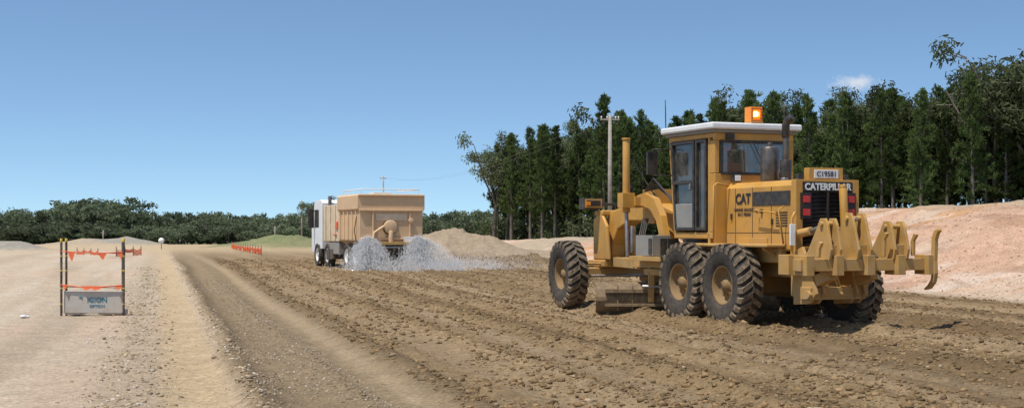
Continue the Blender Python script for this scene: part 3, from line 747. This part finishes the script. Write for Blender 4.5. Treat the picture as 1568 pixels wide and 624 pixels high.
p.box(-1.90,-1.60,-.32,.74,.52,.72).tube([(-1.85,-.36,.60),(-1.85,.78,.60)],.065,12)
p.box(-1.62,-1.32,.66,.98,.92,1.25)
p.mat(YEL).tube([(-1.40,-.25,2.35),(-1.46,-.25,1.45)],.07,14).tube([(-1.40,-.25,2.35),(-1.40,-.25,2.42)],.055,12)
p.mat(STEEL).tube([(-1.46,-.25,1.5),(-1.75,-.25,1.05)],.035,10)
p.mat(WHITE).box(-1.50,-1.46,.76,.86,1.40,1.75)
p.mat(YEL).tube([(-1.45,.80,1.2),(-1.45,.80,1.85),(-1.45,.74,1.95)],.025,8)
p.mat(HOSE)
for k in range(5): p.tube([(-1.35,.45-.06*k,1.2),(-1.6,.42-.06*k,1.62),(-1.85,.38-.05*k,1.58),(-2.05,.36-.05*k,1.2)],.018,6)
for k in range(2): p.tube([(-1.35,-.3-.06*k,1.3),(-1.7,-.36-.06*k,1.5),(-2.2,-.35,1.2)],.018,6)
p.mat(YELD)
def shank(t,zt,wd=.03,zs=1.):
    pts=[(-2.66,zt,.02),(-2.58,zt-.04,.045),(-2.53,zt-.16,.045),(-2.515,1.15,.045),(-2.53,.95,.045),(-2.50,.82,.042),(-2.40,.72,.035),(-2.30,.68,.012)]
    up=[];dn=[]
    for i,(a,z,r) in enumerate(pts):
        a0,z0,_=pts[max(i-1,0)];a1,z1,_=pts[min(i+1,len(pts)-1)];dx_,dz_=a1-a0,z1-z0;L_=math.hypot(dx_,dz_)
        up.append((a-dz_/L_*r,z+dx_/L_*r));dn.append((a+dz_/L_*r,z-dx_/L_*r))
    p.plate(up+dn[::-1],t-wd,t+wd)
shank(-1.24,1.66,.035)
p.done()
p=Part('ripper_teeth',G,.008).mat(YELD)
for t,zt,zb in ((-.92,1.58,1.24),(-.34,1.60,1.22),(.92,1.45,1.22)):
    p.plate([(-2.50,zt),(-2.42,zt+.02),(-2.34,zt-.12),(-2.35,zb),(-2.41,zb),(-2.42,zt-.10)],t-.025,t+.025)
p.done()

# ------------------------------------------------------------ water truck
TT=math.radians(21)
W=empty('water_truck',(-4.5,53.6,.2),math.pi/2+TT)
p=Part('tank',W,.03).mat(TANK)
p.platex([(-1.22,1.12),(-.95,.95),(.95,.95),(1.22,1.12),(1.22,2.22),(1.30,2.28),(1.30,2.78),(1.24,2.84),(-1.24,2.84),(-1.30,2.78),(-1.30,2.28),(-1.22,2.22)],0,3.1)
for x in (.4,1.0,1.6,2.2,2.8):
    p.box(x-.04,x+.04,1.2,1.27,1.15,2.22).box(x-.04,x+.04,-1.27,-1.2,1.15,2.22)
p.box(-.09,.0,-1.24,1.24,2.20,2.27).box(-.08,.0,-1.22,1.22,1.14,1.22).box(-.07,0,-.75,-.68,1.22,2.2).box(-.07,0,.68,.75,1.22,2.2)
p.box(-.06,0,-1.28,1.28,2.76,2.82)
p.mat(TANKL).box(-.03,0.0,-.6,.6,1.85,2.12)
p.done()
p=Part('tank_fittings',W,.01).mat(TANK)
p.lathe([(.26,0),(.26,-.12),(.22,-.14),(.001,-.14)],c=(0,.05,1.62),n=24,axis='x').lathe([(.10,0),(.10,-.10),(.001,-.10)],c=(0,-.75,1.85),n=16,axis='x')
p.tube([(-.1,.05,1.48),(-.12,.05,.95)],.09,12).tube([(-.1,.3,1.65),(-.12,.7,1.4),(-.12,.75,.95)],.05,10)
p.mat(SEAM).lathe([(.30,-.002),(.30,-.03),(.26,-.03)],c=(0,.05,1.62),n=24,axis='x')
p.mat(YELD).box(-.28,-.09,-1.2,1.2,.95,1.06)
p.mat(WHITE).box(-.11,-.09,-1.2,-.45,1.05,1.25).box(-.11,-.09,.85,1.2,1.05,1.2)
for x in np.arange(.2,3.0,.55):
    for sd in (1,-1): p.tube([(float(x),sd*1.1,2.83),(float(x),sd*1.1,3.02)],.015,6)
for sd in (1,-1): p.tube([(.1,sd*1.1,3.02),(3.0,sd*1.1,3.02)],.022,6)
p.tube([(.1,-1.1,3.02),(.1,1.1,3.02)],.022,6)
p.box(1.2,1.9,-.35,.35,2.84,2.94)
p.mat(RED).box(-.14,-.10,1.0,1.15,1.08,1.18).box(-.14,-.10,-1.15,-1.0,1.08,1.18)
p.mat(STEEL).tube([(-.22,-1.15,.86),(-.22,1.15,.86)],.05,10)
p.mat(BLK).box(-.02,.02,.65,1.2,.25,.95).box(-.02,.02,-1.2,-.65,.25,.95)
p.tube([(.15,1.3,1.0),(.15,1.38,1.5),(.15,1.3,2.0)],.02,6)
p.done()
p=Part('front_tank_box',W,.03).mat(TANKL).box(3.25,5.75,-1.2,1.2,1.05,2.50)
for x in (3.7,4.5,5.3): p.box(x-.03,x+.03,1.2,1.25,1.1,2.5)
p.mat(ORG).box(3.5,3.9,1.2,1.257,1.30,1.36).box(3.3,3.6,1.2,1.257,1.55,1.85)
p.mat(GREY).box(3.3,5.6,.7,1.18,.55,1.03);p.done()
p=Part('chassis',W,.01).mat(BLK).box(0.05,7.6,-.45,.45,.62,.93).box(4.2,5.3,.75,1.2,.35,.75).done()
p=Part('truck_cab',W,.06).mat(WHITE)
p.plate([(5.95,.75),(5.95,2.62),(6.3,2.75),(7.3,2.72),(7.75,1.75),(7.85,1.5),(7.85,.6),(7.3,.6),(7.2,.9),(6.4,.9),(6.3,.75)],-1.2,1.2)
p.mat(BLK).box(6.55,7.30,1.19,1.21,1.62,2.35).box(5.94,5.96,-.9,.9,1.7,2.4)
p.box(7.2,7.3,1.25,1.5,1.6,2.4).tube([(7.3,1.2,2.3),(7.25,1.4,2.35)],.02,6)
p.mat(CHROME).tube([(5.88,.9,.9),(5.88,.9,2.9)],.07,10);p.done()
for l in (.75,2.05):
    for sd in (1,-1):
        wheel(TW,W,(l,sd*1.08,.50),'rear_wheel');wheel(TW,W,(l,sd*.76,.50),'rear_wheel_inner')
for l in (5.1,6.85):
    for sd in (1,-1): wheel(TW,W,(l,sd*1.08,.50),'front_wheel')
# spray: two conical fans of fine droplets plus drifting mist
def dropmat(name,v,tf):
    m,nt,b=new_mat(name);nt.nodes.remove(b)
    d=N(nt,'ShaderNodeBsdfDiffuse');d.inputs[0].default_value=(v,v,v,1);t=N(nt,'ShaderNodeBsdfTranslucent');t.inputs[0].default_value=(v,v,v,1)
    tr=N(nt,'ShaderNodeBsdfTransparent');ms=N(nt,'ShaderNodeMixShader');nt.links.new(d.outputs[0],ms.inputs[1]);nt.links.new(t.outputs[0],ms.inputs[2])
    m2=N(nt,'ShaderNodeMixShader');m2.inputs[0].default_value=tf;nt.links.new(tr.outputs[0],m2.inputs[1]);nt.links.new(ms.outputs[0],m2.inputs[2]);nt.links.new(m2.outputs[0],nt.nodes['Material Output'].inputs[0]);return m
DROP=dropmat('water_droplets',1.0,.40);MIST=dropmat('water_mist',1.0,.13)
rs=np.random.RandomState(9)
def fan(n,y0,wl,wr,zt,sp=.07):
    # curtain: narrow at the nozzle, parabolic edges, streaked along ballistic jets
    nj=60;jet=rs.randint(0,nj,n);e=rs.uniform(-1,1,nj);wy=np.where(e>0,e*wl,e*wr)[jet];jx=-(.05+.9*rs.rand(nj))[jet]
    t=rs.rand(n)**.85
    z=zt*(1-t**1.7)+.10*np.sin(np.pi*t)*(1-abs(e[jet]))
    return np.stack([-.24+jx*t+rs.randn(n)*sp*t,y0+wy*t**.8+rs.randn(n)*sp*(.3+t),z+rs.randn(n)*sp*.5],-1)
def drops(name,P,s,mt):
    octv=np.array([(1,0,0),(0,1,0),(-1,0,0),(0,-1,0),(0,0,1.9),(0,0,-1.9)],float);octf=np.array([(0,1,4),(1,2,4),(2,3,4),(3,0,4),(1,0,5),(2,1,5),(3,2,5),(0,3,5)])
    k=P[:,2]>.015;P=P[k];s=s[k];n=len(P)
    V=(octv[None]*s[:,None,None]+P[:,None,:]).reshape(-1,3);Fz=(octf[None]+(np.arange(n)*6)[:,None,None]).reshape(-1,3)
    return mesh_np(name,V,Fz,[mt],parent=WS)
WS=empty('water_spray',(-4.5,53.6,.2),math.pi/2+TT)
P=np.concatenate([fan(4200,.95,.75,.62,1.05),fan(3800,-.85,.62,1.05,1.0)])
drops('droplets',P,.006+.009*rs.rand(len(P))**2,DROP)
P=np.concatenate([fan(9000,.95,1.0,.8,1.12,.14),fan(9000,-.95,.85,1.6,1.1,.16)])
nm=7000
Q_=np.stack([-.4-np.abs(rs.randn(nm))*1.1,-1.6+rs.randn(nm)*1.5,np.abs(rs.randn(nm))*.26],-1)
P=np.concatenate([P,Q_]);drops('mist',P,.010+.016*rs.rand(len(P)),MIST)

# ------------------------------------------------------------ pit barrier with sign
bx,by=at(141,27.7),27.7
bz=zat(bx,by)
Bq=empty('barrier_frame',(bx,by,bz),math.radians(-2))
YB=solid('yellow_band',(.70,.50,.04),.5,0,.1,4,.1,.2)
p=Part('posts',Bq,.003)
for x in (-.60,-.545,.56,.615):
    yy=.12 if x in (-.545,.56) else 0
    p.mat(BLK).tube([(x,yy,0),(x,yy,1.42)],.024,8)
    p.mat(YB)
    for z0,z1 in ((1.42,1.49),(1.14,1.165),(.86,.885),(.52,.545),(.22,.24)): p.tube([(x,yy,z0),(x,yy,z1)],.0262,8)
p.mat(BLK).tube([(-.6,0,1.24),(.615,0,1.20)],.007,6).tube([(-.6,0,.56),(.615,0,.54)],.007,6)
p.done()
p=Part('board',Bq,.01).mat(solid('dusty_board',(.50,.48,.44),.7,0,.12,4,.4,.2))
p.box(-.56,.59,.03,.06,.05,.48).box(-.55,-.25,.06,.5,0.02,.12).box(.1,.55,.06,.5,.02,.12);p.done()
p=Part('flags',Bq,0).mat(ORG)
def flag(x,z,w_,h):
    for o_ in (0,-.006):
        v=[p.bm.verts.new(a) for a in ((x-w_/2,-.014+o_,z),(x+w_/2,-.016+o_,z+.005),(x+.02,-.03+o_,z-h))];p._f(v)
flag(-.40,1.23,.15,.19);flag(.20,1.215,.20,.14);flag(.56,1.20,.08,.13)
p.tube([(-.6,-.016,1.245),(-.2,-.016,1.215),(.2,-.018,1.21),(.61,-.016,1.225)],.010,5)
p.tube([(-.6,-.016,.60),(-.2,-.016,.555),(.2,-.018,.56),(.61,-.016,.59)],.012,5)
for x,w_ in ((-.1,.22),(.08,.25),(-.53,.1),(.52,.14)):
    v=[p.bm.verts.new(a) for a in ((x-w_/2,-.02,.58),(x+w_/2,-.022,.575),(x+w_/2-.03,-.03,.525),(x-.02,-.04,.49),(x-w_/2+.04,-.03,.535))];p._f(v)
p.done()
text('lettering_main',Bq,'IGION',.14,(.09,.026,.30),(1,0,0),(0,0,1),TEXTT,.001,bold=.003)
text('lettering_sub',Bq,'SEPTECH',.075,(.09,.026,.185),(1,0,0),(0,0,1),TEXTT,.001,bold=.001)
p=Part('logo',Bq,0).mat(TEXTT).tube([(-.20,.026,.34),(-.24,.026,.37),(-.28,.026,.34),(-.24,.026,.31),(-.20,.026,.28),(-.24,.026,.24),(-.28,.026,.26)],.013,6).done()

# ------------------------------------------------------------ fences, poles, signs
def fence(px0,Y0,px1,Y1,h=1.0):
    x0,x1=at(px0,Y0),at(px1,Y1);n=max(3,int(math.hypot(x1-x0,Y1-Y0)/2.5))
    e=empty('mesh_safety_fence');p=Part('mesh',e,0);pp=[]
    for i in range(n+1):
        t=i/n;x=x0+(x1-x0)*t;y=Y0+(Y1-Y0)*t;pp.append((x,y,zat(x,y)-.05))
        p.mat(BLK).tube([(x,y,pp[-1][2]),(x,y,pp[-1][2]+h+.15)],.025,6)
    p.mat(ORG)
    for i in range(n):
        a,b_=pp[i],pp[i+1];lo=.1+.5*h*rr.random()*(i%2)
        for k in range(8):
            z=lo+k*(h-lo)/7;sag=.10*rr.random()+.05
            mid=((a[0]+b_[0])/2,(a[1]+b_[1])/2,(a[2]+b_[2])/2+z-sag*(.4+k/7))
            p.beam((a[0],a[1],a[2]+z),mid,.01,.025);p.beam(mid,(b_[0],b_[1],b_[2]+z),.01,.025)
        for k in range(10):
            t=(k+.5)/10;p.beam((a[0]+(b_[0]-a[0])*t,a[1]+(b_[1]-a[1])*t,a[2]+lo),(a[0]+(b_[0]-a[0])*t,a[1]+(b_[1]-a[1])*t,a[2]+h-.12),.012,.025,(1,0,0))
    p.done()
fence(355,125,400,92,.5);fence(118,92,150,90,.35);fence(178,84,216,90,.5)
def pole(px,Yd,top,arm=1.1,r=.15):
    x=at(px,Yd);z0=zat(x,Yd);H=1.6+(356-top)/2200*Yd-z0
    e=empty('power_pole',(x,Yd,z0),.1);p=Part('pole',e,.0).mat(WOOD).tube([(0,0,-.2),(0,0,H)],[r,r*.7],10)
    p.beam((-arm,0,H-.35),(arm,0,H-.35),.12,.12)
    p.mat(WHITE)
    for k in (-.9,-.3,.6,.9): p.tube([(arm*k,0,H-.3),(arm*k,0,H-.1)],.05,6)
    p.done();return (x,Yd,z0+H-.1)
a1=pole(934,112,176,.75,.19);a2=pole(587,260,270,.6,.18);a3=pole(462,230,306,.35,.14)
def wire(a,b_,sag,off):
    pts=[]
    for k in range(17):
        t=k/16;pts.append((a[0]+(b_[0]-a[0])*t+off,a[1]+(b_[1]-a[1])*t,a[2]+(b_[2]-a[2])*t-sag*4*t*(1-t)))
    return pts
e=empty('power_lines');p=Part('wires',e,0).mat(STEEL)
for off in (-.6,.6): p.tube(wire(a1,a2,2.2,off),.007,5,False)
p.done()
def smallpost(px,Yd,y0,name='marker_post'):
    x=at(px,Yd);z=zat(x,Yd);H=1.6+(356-y0)/2200*Yd-z
    e=empty(name,(x,Yd,z));Part('post',e,0).mat(WOOD).tube([(0,0,0),(0,0,H)],.07,6).tube([(-.3,0,H-.3),(.3,0,H-.3)],.03,5).done()
smallpost(158,170,352);smallpost(421,180,346)
x=at(247,130);e=empty('round_sign',(x,130,zat(x,130)))
p=Part('disc',e,0).mat(WHITE).lathe([(.001,-.02),(.27,-.02),(.27,.02),(.001,.02)],c=(0,0,.75),n=20);p.mat(WOOD).tube([(0,.05,0),(0,.05,.75)],.04,6);p.done()
x=at(1373,70);e=empty('notice_sign',(x,70,zat(x,70)))
p=Part('panel',e,.005).mat(WHITE).box(-.18,.18,-.01,.01,.30,.62);p.mat(WOOD).tube([(0,.04,-.1),(0,.04,.6)],.03,6);p.done()
e=empty('litter_bag',(at(36,27),27,zat(at(36,27),27)))
p=Part('bag',e,0).mat(WHITE).ball((0,0,.03),.07,10,.45).ball((.07,.02,.025),.045,8,.5);p.done()

# ------------------------------------------------------------ light, sky, camera
el=math.radians(67);az=Vector((-.74,-.67,0)).normalized()
S=Vector((az.x*math.cos(el),az.y*math.cos(el),math.sin(el)))
L=bpy.data.lights.new('sun','SUN');L.energy=5.0;L.angle=math.radians(.5);L.color=(1,.955,.88)
o=bpy.data.objects.new('sun',L);col.objects.link(o);o.rotation_euler=S.to_track_quat('Z','Y').to_euler()
wd=bpy.data.worlds.new('World');scene.world=wd;wd.use_nodes=True;nt=wd.node_tree
bg=nt.nodes['Background'];sky=N(nt,'ShaderNodeTexSky',sky_type='NISHITA');sky.sun_disc=False
sky.sun_elevation=el;sky.sun_rotation=math.atan2(az.x,az.y);sky.altitude=50;sky.air_density=1.0;sky.dust_density=.5;sky.ozone_density=1.6
tc=N(nt,'ShaderNodeTexCoord');mp=N(nt,'ShaderNodeMapping');mp.inputs['Scale'].default_value=(1,1,1.9);mp.inputs['Location'].default_value=(0,0,.09)
nt.links.new(tc.outputs['Generated'],mp.inputs['Vector']);nt.links.new(mp.outputs[0],sky.inputs['Vector'])
dirv=Vector(((1310-784)/2200,1,(356-126)/2200)).normalized()
mp2=N(nt,'ShaderNodeMapping');mp2.inputs['Location'].default_value=tuple(-dirv*1);nt.links.new(tc.outputs['Generated'],mp2.inputs['Vector'])
mp3=N(nt,'ShaderNodeMapping');mp3.inputs['Scale'].default_value=(1,1,2.8);nt.links.new(mp2.outputs[0],mp3.inputs['Vector'])
ln=N(nt,'ShaderNodeVectorMath',operation='LENGTH');nt.links.new(mp3.outputs[0],ln.inputs[0])
nz=noise(nt,90,6,.6,tc.outputs['Generated'])
sb=N(nt,'ShaderNodeMath',operation='SUBTRACT');nt.links.new(ln.outputs['Value'],sb.inputs[0]);nt.links.new(mrange(nt,nz,.3,.7,-.008,.009),sb.inputs[1])
cf=mrange(nt,sb.outputs[0],.016,.003,0,.7)
tint=mixc(nt,1.,sky.outputs[0],(.98,1.10,1.12),'MULTIPLY')
nt.links.new(mixc(nt,cf,tint,(5.6,5.7,5.9)),bg.inputs['Color']);bg.inputs['Strength'].default_value=.145
cam=bpy.data.cameras.new('Camera');cam.lens=36*2200/1568;cam.sensor_width=36;cam.shift_y=44/1568;cam.clip_end=6000;cam.clip_start=.1
o=bpy.data.objects.new('Camera',cam);col.objects.link(o);o.location=(0,0,1.6);o.rotation_euler=(math.pi/2,0,0);scene.camera=o
scene.view_settings.view_transform='Standard';scene.view_settings.look='None';scene.view_settings.exposure=0;scene.view_settings.gamma=1
print('ground verts',len(Xf))
